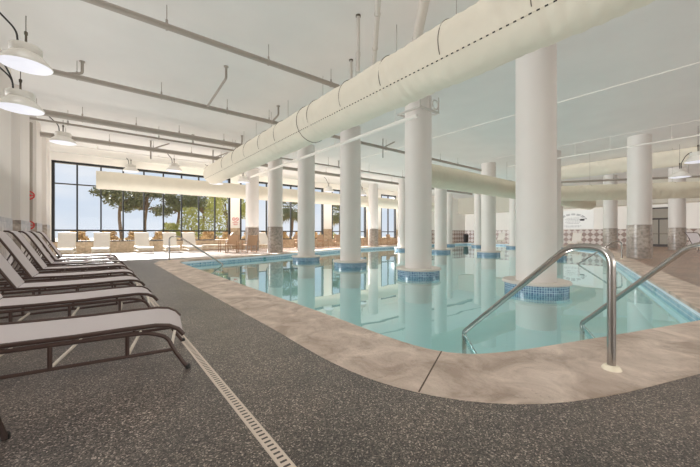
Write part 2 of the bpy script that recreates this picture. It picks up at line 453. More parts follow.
# the pool: basin walls and floor, tile band, lip, coping (all built in, one thing)
pool = thing('swimming_pool', 'large free-form indoor pool with tan stamped coping and blue tile waterline', 'swimming pool', (0,0,0))
struct(pool)
inner_t = offset_loop(edge, lambda p: .03)            # tile face sits just back of the coping nose
mb = MB(); mb.strip(lift(edge, .004), lift(outer, .004), True)
mb.strip(lift(edge, -.05), lift(edge, .004), True); mb.strip(lift(outer, .004), lift(offset_loop(edge, lambda p: cop_w(p)+.006), -.03), True)
cp = mb.build('coping', M['coping'], pool, recalc=True)
mb = MB(); mb.strip(lift(edge, -.05), lift(inner_t, -.052), True); mb.strip(lift(inner_t, -.052), lift(inner_t, -.125), True)
mb.build('lip', M['lip'], pool)
mb = MB(); mb.strip(lift(inner_t, -.29), lift(inner_t, -.125), True)
tband = mb.build('tile_band', M['pool_tile'], pool)
mb = MB(); mb.strip(lift(inner_t, PFLOOR), lift(inner_t, -.29), True)
fl3 = lift(inner_t, PFLOOR); mb.add(fl3, tessellate_polygon([fl3]))
mb.build('basin', M['plaster'], pool, smooth=False)
# entry steps under the two stair rails (front edge runs along dirF)
dirF = Vector((.95, -.312, 0)).normalized(); norF = Vector((.312, .95, 0)).normalized()
for k, (w, z) in enumerate(((.42, -.5), (.84, -.75))):
    a = Vector((3.1, 1.3, 0)); b = Vector((5.5, .52, 0))
    mb = MB(); P = [a, b, b + norF*w, a + norF*w]
    vs = [(p.x, p.y, z) for p in P] + [(p.x, p.y, PFLOOR) for p in P]
    mb.add(vs, [(0,1,2,3), (0,4,5,1), (1,5,6,2), (2,6,7,3), (3,7,4,0)])
    mb.build('pool_step', M['plaster'], pool, smooth=False)
# joints across the coping
def joint(i):
    a, b = edge[i], outer[i]; d = (b-a).normalized(); q = Vector((-d.y, d.x, 0))*.006
    mb = MB(); z = Vector((0,0,.0055))
    mb.quad(a+q+z, a-q+z, b-q+z, b+q+z); mb.build('coping_joint', M['joint'], cp, smooth=False)
near_i = min(range(len(edge)), key=lambda i: (edge[i]-Vector((2.43,1.76,0))).length)
for i in (1, near_i, 49, 51, len(edge)-4, len(edge)-8):
    joint(i)
# depth marker tiles set in the band
M['teal'] = mat('teal_marker_tile', rgb(40,120,120), .3)
for (c, d) in ((Vector((9.75,1.42,0)), Vector((.957,.292,0))), (Vector((6.6,15.25,0)), Vector((.926,.376,0)))):
    nn = Vector((-d.y, d.x, 0)) if c.y < 5 else Vector((d.y, -d.x, 0))
    cc = c - nn*.02 if c.y < 5 else c - nn*.02
    q = d*.08
    mb = MB(); mb.add([cc-q+Vector((0,0,-.13)), cc+q+Vector((0,0,-.13)), cc+q+Vector((0,0,-.215)), cc-q+Vector((0,0,-.215))], [(0,1,2,3)])
    tag(mb.build('depth_marker', M['teal'], tband, smooth=False), 'teal depth marker tile')

wz = lift(offset_loop(edge, lambda p: .025), WATER)
holes = [[Vector((ROWS[r]+.6*math.cos(-a*PI/8), COLY[k]+.6*math.sin(-a*PI/8), WATER)) for a in range(16)]
         for r in range(3) for k in range(6) if (r == 0 and k < 4) or (r == 1 and 1 <= k <= 4) or (r == 2 and k >= 2)]
mb = MB(); mb.add(wz + [v for h in holes for v in h], tessellate_polygon([wz] + holes))
wt = mb.build('pool_water', M['water'], smooth=False)
for p in wt.data.polygons:
    if p.normal.z < 0: p.flip()
tag(wt, 'still clear turquoise water filling the pool', 'water', kind='stuff')

# channel drain
mb = MB(); mb.box(-.031, .031, -9.5, 9.5, 0, .007)
dr = mb.build('channel_drain', M['drain'], smooth=False); dr.location = (.682, 9.0, .001)
tag(dr, 'long narrow slotted tan drain strip set in the dark deck', 'drain')

# ceiling and walls
mb = MB(); mb.box(LEFT_X-.4, RIGHT_X+.4, FRONT_Y, WIN_Y+.4, CEIL, CEIL+.3)
struct(mb.build('ceiling', M['ceiling'], smooth=False))
mb = MB(); mb.box(LEFT_X-.3, LEFT_X, FRONT_Y, WIN_Y+.3, 0, CEIL)
wl = struct(mb.build('wall_left', M['wall'], smooth=False))
def uvbox(mb, x0, x1, y0, y1, z0, z1):
    """box with metre uv on its four sides"""
    P = [(x0,y0),(x1,y0),(x1,y1),(x0,y1)]; L = 0
    for i in range(4):
        a, b = P[i], P[(i+1) % 4]; d = math.hypot(b[0]-a[0], b[1]-a[1])
        mb.add([(a[0],a[1],z0),(b[0],b[1],z0),(b[0],b[1],z1),(a[0],a[1],z1)], [(0,1,2,3)], [[(L,z0),(L+d,z0),(L+d,z1),(L,z1)]])
        L += d
    mb.add([(p[0],p[1],z1) for p in P], [(0,1,2,3)], [[p for p in P]])
for y0, y1 in ((10.0,11.75), (12.95,14.55), (16.0,17.4), (18.9,20.1)):
    mb = MB(); mb.box(LEFT_X-.02, -1.72, y0, y1, 0, CEIL-.02)
    pl = mb.build('pilaster', M['column'], wl, smooth=False)
    mb = MB(); uvbox(mb, LEFT_X-.01, -1.70, y0-.02, y1+.02, 0, 1.45)
    mb.build('pilaster_stone', M['stone_band'], pl, smooth=False)

mb = MB(); mb.box(LEFT_X-.3, RIGHT_X+.3, FRONT_Y-.3, FRONT_Y, 0, CEIL)
struct(mb.build('wall_front', M['wall'], smooth=False))
# window wall: openings (x0, x1); sill, head
OPEN = ((-1.85, 7.2), (7.85, 14.87), (15.7, 19.6), (21.5, 23.6), (25.0, 27.2))
SILL, HEAD, RAIL, TRANS = .62, 4.86, 1.24, 3.68
mb = MB()
mb.box(LEFT_X-.3, RIGHT_X, WIN_Y, WIN_Y+.3, HEAD, CEIL)
xs = [LEFT_X-.3] + [v for o in OPEN for v in o] + [RIGHT_X+.3]
for i in range(0, len(xs), 2):
    mb.box(xs[i], xs[i+1], WIN_Y, WIN_Y+.3, SILL, HEAD)
wb = struct(mb.build('wall_back', M['wall'], smooth=False))
mb = MB(); uvbox(mb, LEFT_X-.3, 26.0, WIN_Y-.02, WIN_Y+.3, 0, SILL)
for i in range(2, len(xs)-2, 2): uvbox(mb, xs[i], xs[i+1], WIN_Y-.02, WIN_Y+.2, SILL, 1.45)
struct(mb.build('trim_1', M['stone_wall'], smooth=False))
mb = MB(); uvbox(mb, 27.6, RIGHT_X, WIN_Y-.03, WIN_Y, 0, 1.45)
struct(mb.build('trim_2', M['diamond'], smooth=False))
for n, (x0, x1) in enumerate(OPEN):
    w = struct(thing('window_%d' % (n+1), None, None, ((x0+x1)/2, WIN_Y+.1, SILL)))
    cx = (x0+x1)/2; hw = (x1-x0)/2; H = HEAD-SILL
    mb = MB(); t = .055
    mb.box(-hw, -hw+.12, -.1, .1, 0, H); mb.box(hw-.12, hw, -.1, .1, 0, H)
    mb.box(-hw, hw, -.1, .1, 0, .06); mb.box(-hw, hw, -.1, .1, H-.12, H)
    mb.box(-hw, hw, -.06, .06, RAIL-SILL-.04, RAIL-SILL+.04)
    mb.box(-hw, hw, -.06, .06, TRANS-SILL-.03, TRANS-SILL+.03)
    k = round((x1-x0)/1.0)
    for i in range(1, k):
        x = -hw + (x1-x0)*i/k
        mb.box(x-.035, x+.035, -.07, .07, 0, H)
    mb.build('window_frame', M['frame_black'], w, smooth=False)
    mb = MB(); mb.quad((-hw,0,0), (hw,0,0), (hw,0,H), (-hw,0,H))
    mb.build('window_glass', M['glass'], w, smooth=False)

# right wall with soffit, wainscot, sign, door
mb = MB(); mb.box(RIGHT_X, RIGHT_X+.3, FRONT_Y, 4.0, 0, CEIL); mb.box(RIGHT_X, RIGHT_X+.3, 5.75, WIN_Y+.3, 0, CEIL)
mb.box(RIGHT_X, RIGHT_X+.3, 4.0, 5.75, 3.2, CEIL)
struct(mb.build('wall_right', M['wall'], smooth=False))
mb = MB(); uvbox(mb, RIGHT_X-.03, RIGHT_X, 5.85, WIN_Y, 0, 1.45); uvbox(mb, RIGHT_X-.03, RIGHT_X, FRONT_Y, 3.9, 0, 1.45)
struct(mb.build('trim_3', M['diamond'], smooth=False))
M['soffit'] = mat('soffit_paint', rgb(196,190,176), .85, var=.03)
mb = MB(); mb.box(RIGHT_X-1.6, RIGHT_X-.001, FRONT_Y, WIN_Y, 3.45, CEIL-.01)
struct(mb.build('trim_4', M['soffit'], smooth=False))
d = struct(thing('door_1', None, None, (RIGHT_X-.02, 4.875, 0)))
mb = MB()
for a, b, z0, z1 in ((-.9,-.78,0,3.2), (.78,.9,0,3.2), (-.9,.9,3.08,3.2), (-.9,.9,2.2,2.34), (-.9,.9,0,.2), (-.03,.03,0,2.3)):
    mb.box(-.05, .1, a, b, z0, z1)
M['door_frame'] = mat('dark_door_metal', rgb(58,50,46), .45)
mb.build('door_frame', M['door_frame'], d, smooth=False)
mb = MB(); mb.quad((.02,-.8,.2), (.02,.8,.2), (.02,.8,3.1), (.02,-.8,3.1)); mb.build('door_glass', M['dark_glass'], d, smooth=False)
mb = MB(); mb.tube([(-.12,-.7,1.05), (-.12,.7,1.05)], .025); mb.tube([(-.12,-.5,1.05),(0,-.5,1.05)], .015); mb.tube([(-.12,.5,1.05),(0,.5,1.05)], .015)
mb.build('push_bar', M['steel'], d)
# corridor seen through the door
mb = MB(); mb.box(38.6, 38.8, 2.5, 9, 0, 3.3); mb.box(RIGHT_X+.3, 38.8, 9, 9.1, 0, 3.3); mb.box(RIGHT_X+.3,38.8,2.5,2.6,0,3.3); mb.box(RIGHT_X+.3,38.8,2.5,9,3.3,3.4)
M['corridor'] = mat('warm_corridor_paint', rgb(210,200,184), .8)
struct(mb.build('wall_corridor', M['corridor'], smooth=False))
mb = MB(); mb.box(RIGHT_X+.3, 38.8, 2.5, 9, -.1, -.002); struct(mb.build('floor_corridor', M['ground'], smooth=False))

# ------------------------------------------------------------------ columns
LAB = {
 (0,0): 'white round column in the pool with blue-tiled base, nearest and widest',
 (0,1): 'white pool column with blue-tiled base, second nearest, left of the stair rail',
 (0,2): 'white pool column with blue-tiled base, third along the front row',
 (0,3): 'white pool column with blue-tiled base, farthest in the front row',
 (0,4): 'white column with grey stone lower band on the far deck, nearer of two by the wicker chairs',
 (0,5): 'white column with grey stone lower band on the far deck, closest to the wicker chairs',
 (1,0): 'white column with brown stone lower band beside right coping, largest on the right',
 (1,1): 'white pool column almost hidden behind the right side of the widest pool column',
 (1,2): 'white pool column with blue-tiled base standing midway between widest and second columns',
 (1,3): 'white pool column with blue-tiled base just right of the second nearest column',
 (1,4): 'white pool column peeking out left of the second nearest column',
 (1,5): 'slim far white column with stone band on the far pool deck',
 (2,0): 'white column with stone lower band right of the glass door',
 (2,1): 'white column with stone lower band between wall sign and large right column',
 (2,2): 'distant white column sliver right of the widest pool column',
 (2,3): 'distant white pool column just left of the widest pool column',
 (2,4): 'distant slim white pool column left of the midway pool column',
 (2,5): 'distant slim white pool column touching the right side of a nearer one, left of the tile wall',
}
CAT = {}
for r in range(3):
    for k in range(6):
        wet = (r == 0 and k < 4) or (r == 1 and 1 <= k <= 4) or (r == 2 and k >= 2)
        c = thing('column', LAB[(r,k)], 'column', (ROWS[r], COLY[k], 0), 0, 'round columns holding up the ceiling')
        mb = MB(); mb.lathe([(CR, PFLOOR if wet else 0), (CR, 2.6), (CR, CEIL-.0)], 36, caps=False)
        mb.build('shaft', M['column'], c)
        if wet:
            mb = MB(); mb.lathe([(CR-.02, -.002), (.62, .0), (.68, .012), (.70, -.02), (.695, -.05), (.655, -.06), (CR-.02, -.062)], 40, caps=False)
            mb.build('collar_lip', M['ring_lip'], c)
            mb = MB(); mb.lathe([(.65, -.34), (.65, -.06)], 40, caps=False)
            mb.lathe([(CR, -.34), (.65, -.34)], 40, caps=False)
            mb.build('collar_tile', M['ring_tile'], c)
        else:
            mb = MB(); mb.lathe([(.428, 0), (.428, 1.44), (CR, 1.45)], 36, caps=False)
            mb.build('stone_band', M['stone_band'], c)

# ------------------------------------------------------------------ ducts
def duct(name, label, p0, p1, r, m, rings=(), lacing=False, ring_full=()):
    p0, p1 = Vector(p0), Vector(p1); L = (p1-p0).length; ax = (p1-p0).normalized()
    up = Vector((0,0,1)); sd = ax.cross(up).normalized()
    t = thing(name, label, 'duct', p0)
    n = 40; seg = max(12, int(L/.045)); vs = []; fs = []
    for i in range(seg+1):
        s = L*i/seg
        for j in range(n):
            a = 2*PI*j/n
            w = .0085*math.sin(s*31+2.2*math.sin(a*2)+a)*(.55+.45*math.sin(s*2.3+a)) + .004*math.sin(s*19+4*math.sin(a*3+s*.7)) + .007*math.sin(s*4.1+a*3)
            for q in rings:
                w += .010*math.exp(-((s-q)/.09)**2)
            rr = r + w
            if i == 0 or i == seg: rr = r*.97
            vs.append(ax*s + (sd*math.cos(a) + up*math.sin(a))*rr)
    for i in range(seg):
        for j in range(n):
            j2 = (j+1) % n; fs.append((i*n+j, i*n+j2, (i+1)*n+j2, (i+1)*n+j))
    fs.append(tuple(range(n))); fs.append(tuple(seg*n+j for j in range(n)))
    MB().add(vs, fs).build('duct_sleeve', m, t)
    for q in list(rings) + list(ring_full):
        full = q in ring_full
        a0, a1 = (0, 2*PI) if full else (PI*.3, PI*1.14)
        P = [ax*q + (sd*math.cos(a0+(a1-a0)*k/28) + up*math.sin(a0+(a1-a0)*k/28))*(r+.016) for k in range(29)]
        MB().tube(P, .0075, 5).build('hoop_strap', M['strap'], t)
        if not full:
            MB().tube([ax*q + up*(r+.015), Vector((0,0,CEIL-p0.z)) + ax*q], .006, 5).build('hanger_cable', M['pipe'], t)
    if lacing:
        nn = sd*math.cos(lacing) + up*math.sin(lacing)
        MB().tube([ax*(L*k/60) + nn*(r+.006) for k in range(61)], .011, 6).build('lacing_seam', M['lacing'], t)
    return t
duct('air_duct', 'huge pale fabric air duct with dotted lacing seam running overhead towards the windows', (4.76,-3.0,4.15), (4.76,17.6,4.15), .49, M['duct_white'],
     rings=[3+y for y in (.4, 1.75, 3.13, 4.5, 5.8, 7.2, 9.2, 10.45, 11.8, 13.1, 14.5)], lacing=PI*1.183, ring_full=(10.75,))
duct('air_duct', 'white fabric air duct crossing in front of the window wall', (-.05,21.25,3.87), (30,21.25,3.87), .47, M['duct_white'])
duct('air_duct', 'tan fabric air duct crossing in front of column tops beyond the second nearest column', (10.9,9.05,3.68), (34,9.05,3.68), .51, M['duct_tan'], rings=(8.0,16.3))
duct('air_duct', 'white fabric air duct high behind the large right column', (22.3,-5,4.78), (22.3,8.9,4.78), .40, M['duct_white'])
duct('air_duct', 'tan fabric duct with seams below the lit lamp on the right', (18.2,8.1,3.2), (26.5,-3.2,3.2), .40, M['duct_tan'], rings=(3.4, 6.9, 9.6))

# ------------------------------------------------------------------ pipes
def pipe(label, p0, p1, r, m='pipe', hangers=(), risers=(), braces=()):
    p0, p1 = Vector(p0), Vector(p1)
    t = thing('ceiling_pipe', label, 'pipe', p0)
    mb = MB(); mb.tube([(0,0,0), p1-p0], r, 12); mb.build('pipe_run', M[m], t)
    ax = (p1-p0).normalized()
    for s in hangers:
        q = ax*s
        mb = MB(); mb.tube([q + Vector((0,0,r*.8)), Vector((q.x,q.y,CEIL-p0.z))], .008, 6)
        mb.tube([q-ax*.015, q+ax*.015], r+.012, 12); mb.tube([q+Vector((0,0,r)), q+Vector((0,0,r+.07))], .022, 6)
        mb.build('hanger_rod', M[m], t)
    for s, (dx, dy) in risers:
        q = ax*s; top = CEIL-p0.z
        P = bend([q, q+Vector((dx,dy,.10)), Vector((q.x+dx,q.y+dy,top))], .06)
        mb = MB(); mb.tube(P, .032, 8); mb.lathe([(.06, top-.02), (.06, top)], 12, (q.x+dx, q.y+dy, 0))
        mb.build('riser', M[m], t)
    for s in braces:
        q = ax*s
        mb = MB(); mb.tube([q+Vector((0,0,-.45)), Vector((q.x,q.y,CEIL-p0.z))], .03, 4); mb.tube([q, Vector((q.x+.75,q.y,CEIL-p0.z))], .03, 4)
        mb.build('brace', M[m], t)
    return t
X0 = LEFT_X+.01
pipe('long grey ceiling pipe nearest the camera, ending at the big duct', (X0,6.75,4.9), (4.95,6.75,4.9), .058, hangers=(.6,3.0,5.0,6.7))
pipe('second grey ceiling pipe from the camera on hanger rods', (X0,10.3,4.9), (19.5,10.3,4.9), .066, hangers=(.3,1.6,3.4,5.2,6.6,12.2,14.6,16.2,17.8), risers=((1.3,(.4,-.05)),(4.6,(-.05,-2.0)),(6.7,(0,-.5))), braces=(12.0,))
pipe('thickest grey ceiling pipe, third from the camera', (X0,13.95,4.9), (6.4,13.95,4.9), .105, hangers=(.5,1.6,3.1,4.5,6.2), risers=((6.9,(0,-.2)),))
pipe('thin grey sprinkler pipe just behind the thickest ceiling pipe', (X0,14.6,4.82), (27.5,14.6,4.82), .04, hangers=(1.2,3.9,6.9,12,15,18,21), risers=((4.9,(.3,.3)),(13.3,(-.3,.4)),(7.6,(.3,.2))))
pipe('thick grey ceiling pipe closest to the window wall', (X0,17.05,4.9), (28.5,17.05,4.9), .10, hangers=(1.0,2.4,4.0,5.6,7.0,10.5,13.5,16.5,19.5,22), braces=(6.6,3.9))
pipe('thin pipe along the ceiling above the window wall lamps', (X0,19.2,5.05), (8.0,19.2,5.05), .022, 'pipe_light', hangers=(2,4.5,7))
pipe('white conduit along the front row of column tops under the big duct', (7.44,6.2,4.56), (7.44,19.3,4.56), .06, 'pipe_light', hangers=(.9,4.2,7.6,11))
pipe('thin white conduit on the ceiling right of the big duct', (11.6,-4.5,5.27), (11.6,19,5.27), .014, 'pipe_light')
pipe('white hanging conduit passing in front of the large right column', (17.45,-4,4.7), (17.45,8.3,4.7), .027, 'pipe_light', hangers=(6.0,7.9,9.2,10.6,11.8))
pipe('hairline white conduit on the ceiling above the large right column', (17.5,-4,5.275), (17.5,9,5.275), .008, 'pipe_light')
pipe('grey pipe low on the right just above the tan ducts', (20.6,9.0,4.15), (27.6,-1.2,4.15), .06, hangers=(.8,4.8,6.4,8.2))
# short pipes on the ceiling above the big duct
SLIM0, SLIM1, FAT0, FAT1 = (2.8,2.86,5.1), (6.0,6.59,5.1), (3.4,2.47,5.1), (6.3,5.48,5.1)
pipe('slim grey pipe on the ceiling passing over the big duct', SLIM0, SLIM1, .05, 'pipe_pale', hangers=(1.9,3.0))
pipe('fat grey pipe on the ceiling passing over the big duct, right of the slim one', FAT0, FAT1, .095, 'pipe_pale', hangers=(1.4,2.6))
for (x, y, z, lab) in ((3.97,4.77,4.2,'short vertical grey drop pipe in front of the slim overhead pipe'), (4.85,6.1,4.67,'short vertical grey drop pipe behind the longer drop pipe')):
    t = thing('drop_pipe', lab, 'pipe', (x,y,z))
    MB().tube([(0,0,0),(0,0,CEIL-z)], .034, 10).build('pipe_run', M['pipe_pale'], t)
    mb = MB(); mb.lathe([(.05,CEIL-z-.03),(.05,CEIL-z)], 14); mb.build('ceiling_flange', M['strap'], t)
    MB().lathe([(.045,.3),(.045,.38)], 12).build('coupling', M['pipe_pale'], t)
# clamps at top of the second front column
t = thing('pipe_clamp', 'grey bracket and clamps at the top of the second nearest pool column', 'bracket', (ROWS[0],COLY[1],4.8))
mb = MB(); mb.box(-.46,.46,-.46,-.413,0,.05); mb.box(-.46,.46,.413,.46,0,.05); mb.box(-.46,-.413,-.46,.46,0,.05); mb.box(.413,.46,-.46,.46,0,.05); mb.build('clamp_frame', M['pipe_pale'], t, smooth=False)
for x in (-.44,0,.44): MB().tube([(x,-.44,.03),(x,-.44,.5)], .02, 6).build('hanger_rod', M['pipe_pale'], t)
MB().tube([(.2+.14*math.cos(a/12*2*PI),-.50,.2+.14*math.sin(a/12*2*PI)) for a in range(13)], .022, 6).build('ring_clamp', M['pipe_pale'], t)
# standpipe on the left wall
t = thing('standpipe', 'grey vertical standpipe with two red valves between the left pilasters', 'pipe', (-1.8,15.3,0))
MB().tube([(0,0,0),(0,0,4.85)], .07, 12).build('pipe_run', M['pipe'], t)
for z in (1.35, 2.35):
    mb = MB(); mb.tube([(0,-.02,z),(.0,-.22,z)], .05, 10); mb.tube([(.13*math.cos(a/14*2*PI),-.22,z+.13*math.sin(a/14*2*PI)) for a in range(15)], .022, 6)
    mb.box(-.11,.11,-.23,-.21,z-.015,z+.015); mb.build('red_valve', M['red'], t)

# ------------------------------------------------------------------ pendant lamps
def make_lamp():
    t = thing('pendant_lamp', 'x', 'lamp', (0,0,0), 0, 'round white high bay ceiling lamps')
    mb = MB(); mb.lathe([(.385,0),(.395,.02),(.37,.07),(.30,.15),(.22,.215),(.20,.235),(.18,.235)], 36, caps=False)
    rf = mb.build('reflector', M['lamp'], t)
    mb = MB(); mb.lathe([(.002,-.035),(.2,-.028),(.33,-.012),(.383,.004)], 36, caps=False); mb.build('lens', M['lens'], rf)
    mb = MB(); mb.lathe([(.0,.23),(.235,.23),(.24,.25),(.24,.355),(.23,.37),(.0,.37)], 28, caps=False); mb.build('gear_housing', M['lamp'], t)
    return t
lamp0 = make_lamp(); nl = 0
def put_lamp(x, y, z, label, cord=False):
    global nl
    o = lamp0 if nl == 0 else copy_tree(lamp0)
    nl += 1
    o.location = (x, y, z-.03); o['label'] = label
    top = CEIL-z
    mb = MB(); mb.tube([(0,0,.36),(0,0,.62)], .018, 8); mb.tube([(0,0,.6),(.0,0,.66)], .028, 8); mb.tube([(0,0,.64),(0,0,top)], .007, 6)
    mb.build('stem', M['strap'], o)
    if cord:
        P = bend([(-.1,-.06,.36),(-.12,-.06,.62),(-.45,-.25,top-.05),(-.75,-.45,top)], .25, 8)
        MB().tube(P, .016, 6).build('power_cord', M['dark'], o)
    return o
lamps = [
 (-1.08,8.72,4.33,'lit white pendant lamp nearest the camera, top left, with curved black cord',True),
 (-1.33,10.05,3.84,'lit white pendant lamp below and behind the top left lamp',True),
 (-1.0,16.0,4.48,'lit white pendant lamp third in the left row, in front of the left pipes',False),
 (1.5,21.95,4.62,'white pendant lamp just above the left end of the crossing white duct',False),
 (3.2,19.1,4.42,'white pendant lamp hanging alone below the thick pipe, right of the left windows',False),
 (5.6,20.0,4.08,'white pendant lamp low beside the end of the big duct',False),
 (7.3,20.15,4.35,'white pendant lamp under the end of the white conduit',False),
 (13.9,20.2,4.30,'white pendant lamp hanging between third and fourth front row columns',False),
 (17.3,20.25,4.30,'white pendant lamp seen left of the slim far stone banded column',False),
 (21.5,2.2,3.75,'brightly lit white pendant lamp right of the large right column',False),
 (18.4,1.38,3.9,'white pendant lamp at the right edge, above the brightly lit one',False),
]
for (x, y, z, lab, c) in lamps:
    o = put_lamp(x, y, z, lab, c)

# ------------------------------------------------------------------ pool rails
def rail(name, label, base, end, h=.95, zt=-.2, strut=True, r=.029, R=.22):
    base = Vector(base); end = Vector(end); d = end-base; L = math.hypot(d.x, d.y); u = Vector((d.x,d.y,0)).normalized()
    t = thing(name, label, 'handrail', base)
    P = [Vector((0,0,0)), Vector((0,0,h)), u*.33 + Vector((0,0,h+.005)), u*L + Vector((0,0,zt)), u*L + Vector((0,0,PFLOOR+.3))]
    pts = [P[0]] + bend(P, R, 9)[1:]
    a = bend([P[0],P[1],P[2]], .16, 9)[:-1]; b = bend([P[1],P[2],P[3]], .13, 7)[1:-1]; c = bend([P[2],P[3],P[4]], .035, 4)[1:]
    MB().tube(a + b + c, r, 14).build('tube', M['steel'], t)
    if strut: MB().tube([u*L + Vector((0,0,zt-.02)), u*(L-.32) + Vector((0,0,-.5))], r*.5, 8).build('brace', M['steel'], t)
    mb = MB(); mb.lathe([(r+.001,.034),(r+.02,.03),(.062,.012),(.066,.004),(.066,.0)], 24, caps=False); mb.build('escutcheon', M['cream'], t)
    return t
b1 = Vector((3.17,.70,.005)); e1 = b1 + (Vector((1.47*.785+4.12*.62, -1.47*.62+4.12*.785, 0)) - Vector((3.17,.70,0)))
rail('pool_rail', 'steel pool handrail in the foreground with its post on the tan coping', b1, e1)
b2 = b1 + Vector((1.75,-.60,0)); e2 = Vector((3.285*.785+4.53*.62, -3.285*.62+4.53*.785, 0))
rail('pool_rail', 'steel pool handrail entering from the right edge of the photo', b2, e2)
rail('pool_rail', 'steel pool handrail at the far left corner of the pool', (2.18,14.0,.005), (4.05,13.6,0), .95)
rail('pool_rail', 'small distant steel rail on the right coping before the wall sign', (17.2,3.45,.005), (15.9,4.6,0), .72)

# ------------------------------------------------------------------ sun loungers
def make_lounger(name, sling, frame):
    t = thing(name, 'x', 'sun lounger')
    W = .33
    top = [(-.02,.36),(.3,.352),(.7,.352),(1.0,.36),(1.18,.362),(1.27,.348),(1.33,.315),(1.37,.265)]
    MB().sheet([(x,-W+.015,z) for x,z in top], [(x,W-.015,z) for x,z in top]).build('seat_sling', sling, t, angle=60)
    bk = [(-.01,.375),(-.12,.57),(-.25,.81),(-.36,1.00),(-.42,1.085),(-.47,1.12),(-.53,1.125)]
    MB().sheet([(x,W-.015,z) for x,z in bk], [(x,-W+.015,z) for x,z in bk]).build('back_sling', sling, t, angle=60)
    for s in (-1, 1):
        y = s*W
        MB().tube([(-.42,y,.36)] + [(x,y,z) for x,z in top], .017, 8).build('seat_rail', frame, t)
        P = bend([(-.42,y,.315),(1.13,y,.315),(1.26,y,.26),(1.30,y*1.02,.16),(1.40,y*1.10,.0)], .1, 4)
        leg = MB(); leg.tube(P, .015, 8); lg = leg.build('leg', frame, t); f_ = MB(); f_.tube([(1.396,y*1.096,.03),(1.40,y*1.10,.0)], .019, 8); f_.build('rubber_foot', M['dark'], lg)
        MB().tube(bend([(-.36,y,.315),(-.42,y*1.0,.2),(-.48,y*1.08,0)], .05, 3), .015, 8).build('leg', frame, t)
        MB().tube([(-.44,y,.13),(.2,y,.15),(.75,y,.155),(1.305,y*1.02,.16)], .013, 8).build('lower_rail', frame, t)
        for x in (.14, .57, 1.0):
            MB().tube([(x,y,.315),(x,y,.15)], .014, 8).build('strut', frame, t)
        MB().tube([(x-.012,y,z-.012) for x,z in bk], .017, 8).build('back_rail', frame, t)
        MB().tube([(-.24,y*.9,.78),(-.44,y*.9,.32)], .011, 6).build('back_prop', frame, t)
    for x, z in ((.14,.16),(.57,.16),(1.0,.16),(1.29,.2)):
        MB().tube([(x,-W,z),(x+.05,W,z)], .012, 6).build('cross_bar', M['white_metal'], t)
    MB().tube([(-.535,-W,1.115),(-.535,W,1.115)], .016, 8).build('top_bar', frame, t)
    MB().tube([(-.44,-W,.32),(-.44,W,.32)], .013, 8).build('cross_bar', frame, t)
    return t
L0 = make_lounger('sun_lounger', M['sling'], M['frame_brown'])
spots = [(-.77, 3.35, -8, 'pale sling sun lounger in the foreground, nearest one seen whole'),
 (-.80,4.80,0,'pale sling sun lounger second from the camera in the left row'),
 (-.80,6.17,1,'pale sling sun lounger third from the camera in the left row'),
 (-.80,7.50,-1,'pale sling sun lounger fourth from the camera in the left row'),
 (-.82,8.98,0,'pale sling sun lounger fifth from the camera in the left row'),
 (-.82,10.40,0,'pale sling sun lounger sixth from the camera in the left row'),
 (-.85,11.75,1,'pale sling sun lounger seventh from the camera in the left row'),
 (-.85,13.2,0,'pale sling sun lounger last in the left row, closest to the windows'),
 (-.615,.994,95,'sun lounger mostly out of view, one dark leg showing at the left edge'),
 (27.3,2.0,-38,'pale sling sun lounger at the right edge near the glass door column')]
for i, (x, y, a, lab) in enumerate(spots):
    o = L0 if i == 0 else copy_tree(L0)
    o.location = (x, y, .0); o.rotation_euler.z = math.radians(a); o['label'] = lab; o['group'] = 'brown framed sun loungers'
WL = make_lounger('white_lounger', M['white_sling'], M['white_metal'])
ws = [(-1.2,'leftmost white lounger under the window wall'), (.18,'second white lounger from the left under the windows'),
      (1.98,'third white lounger from the left under the windows'), (3.35,'fourth white lounger from the left under the windows'),
      (4.4,'fifth white lounger from the left, beside the folded one')]
first = True
def put_white(x, y, a, lab):
    global first
    o = WL if first else copy_tree(WL); first = False
    o.location = (x, y, 0); o.rotation_euler.z = math.radians(a); o['label'] = lab; o['group'] = 'white sun loungers by the walls'
for x, lab in ws: put_white(x, 21.2, -90 + random.uniform(-4,4), lab)
put_white(6.35, 20.9, 165, 'white lounger turned sideways next to the wicker chairs')
put_white(9.1, 21.0, -80, 'white lounger between the two far stone banded columns')
put_white(33.8, 11.6, 190, 'white lounger under the left half of the wall sign')
put_white(33.9, 10.0, 185, 'white lounger under the right half of the wall sign')
put_white(33.6, 16.8, 180, 'white lounger far right of the tile wall behind the midway column')

# ------------------------------------------------------------------ wicker chairs and table
def make_chair():
    t = thing('wicker_armchair', 'x', 'chair')
    mb = MB(); mb.box(-.28,.28,-.27,.27,.40,.45); mb.build('seat', M['wicker'], t, smooth=False)
    MB().sheet([(-.27,-.28,.42),(-.27,-.33,.7),(-.27,-.40,.98)], [(.27,-.28,.42),(.27,-.33,.7),(.27,-.40,.98)], .03).build('backrest', M['wicker'], t)
    for sx in (-1, 1):
        MB().tube([(sx*.29,.27,0),(sx*.29,.26,.64)], .022, 6).build('leg', M['wood'], t)
        MB().tube([(sx*.29,-.32,0),(sx*.29,-.28,.45),(sx*.29,-.41,1.0)], .022, 6).build('leg', M['wood'], t)
        mb = MB(); mb.box(sx*.29-.03, sx*.29+.03, -.34, .30, .62, .655); mb.build('armrest', M['wood'], t, smooth=False)
        MB().tube([(sx*.29,-.3,.03),(sx*.29,.27,.03)], .018, 6).build('stretcher', M['wood'], t)
    MB().tube([(-.29,-.30,.2),(.29,-.30,.2)], .018, 6).build('stretcher', M['wood'], t)
    return t
ch0 = make_chair()
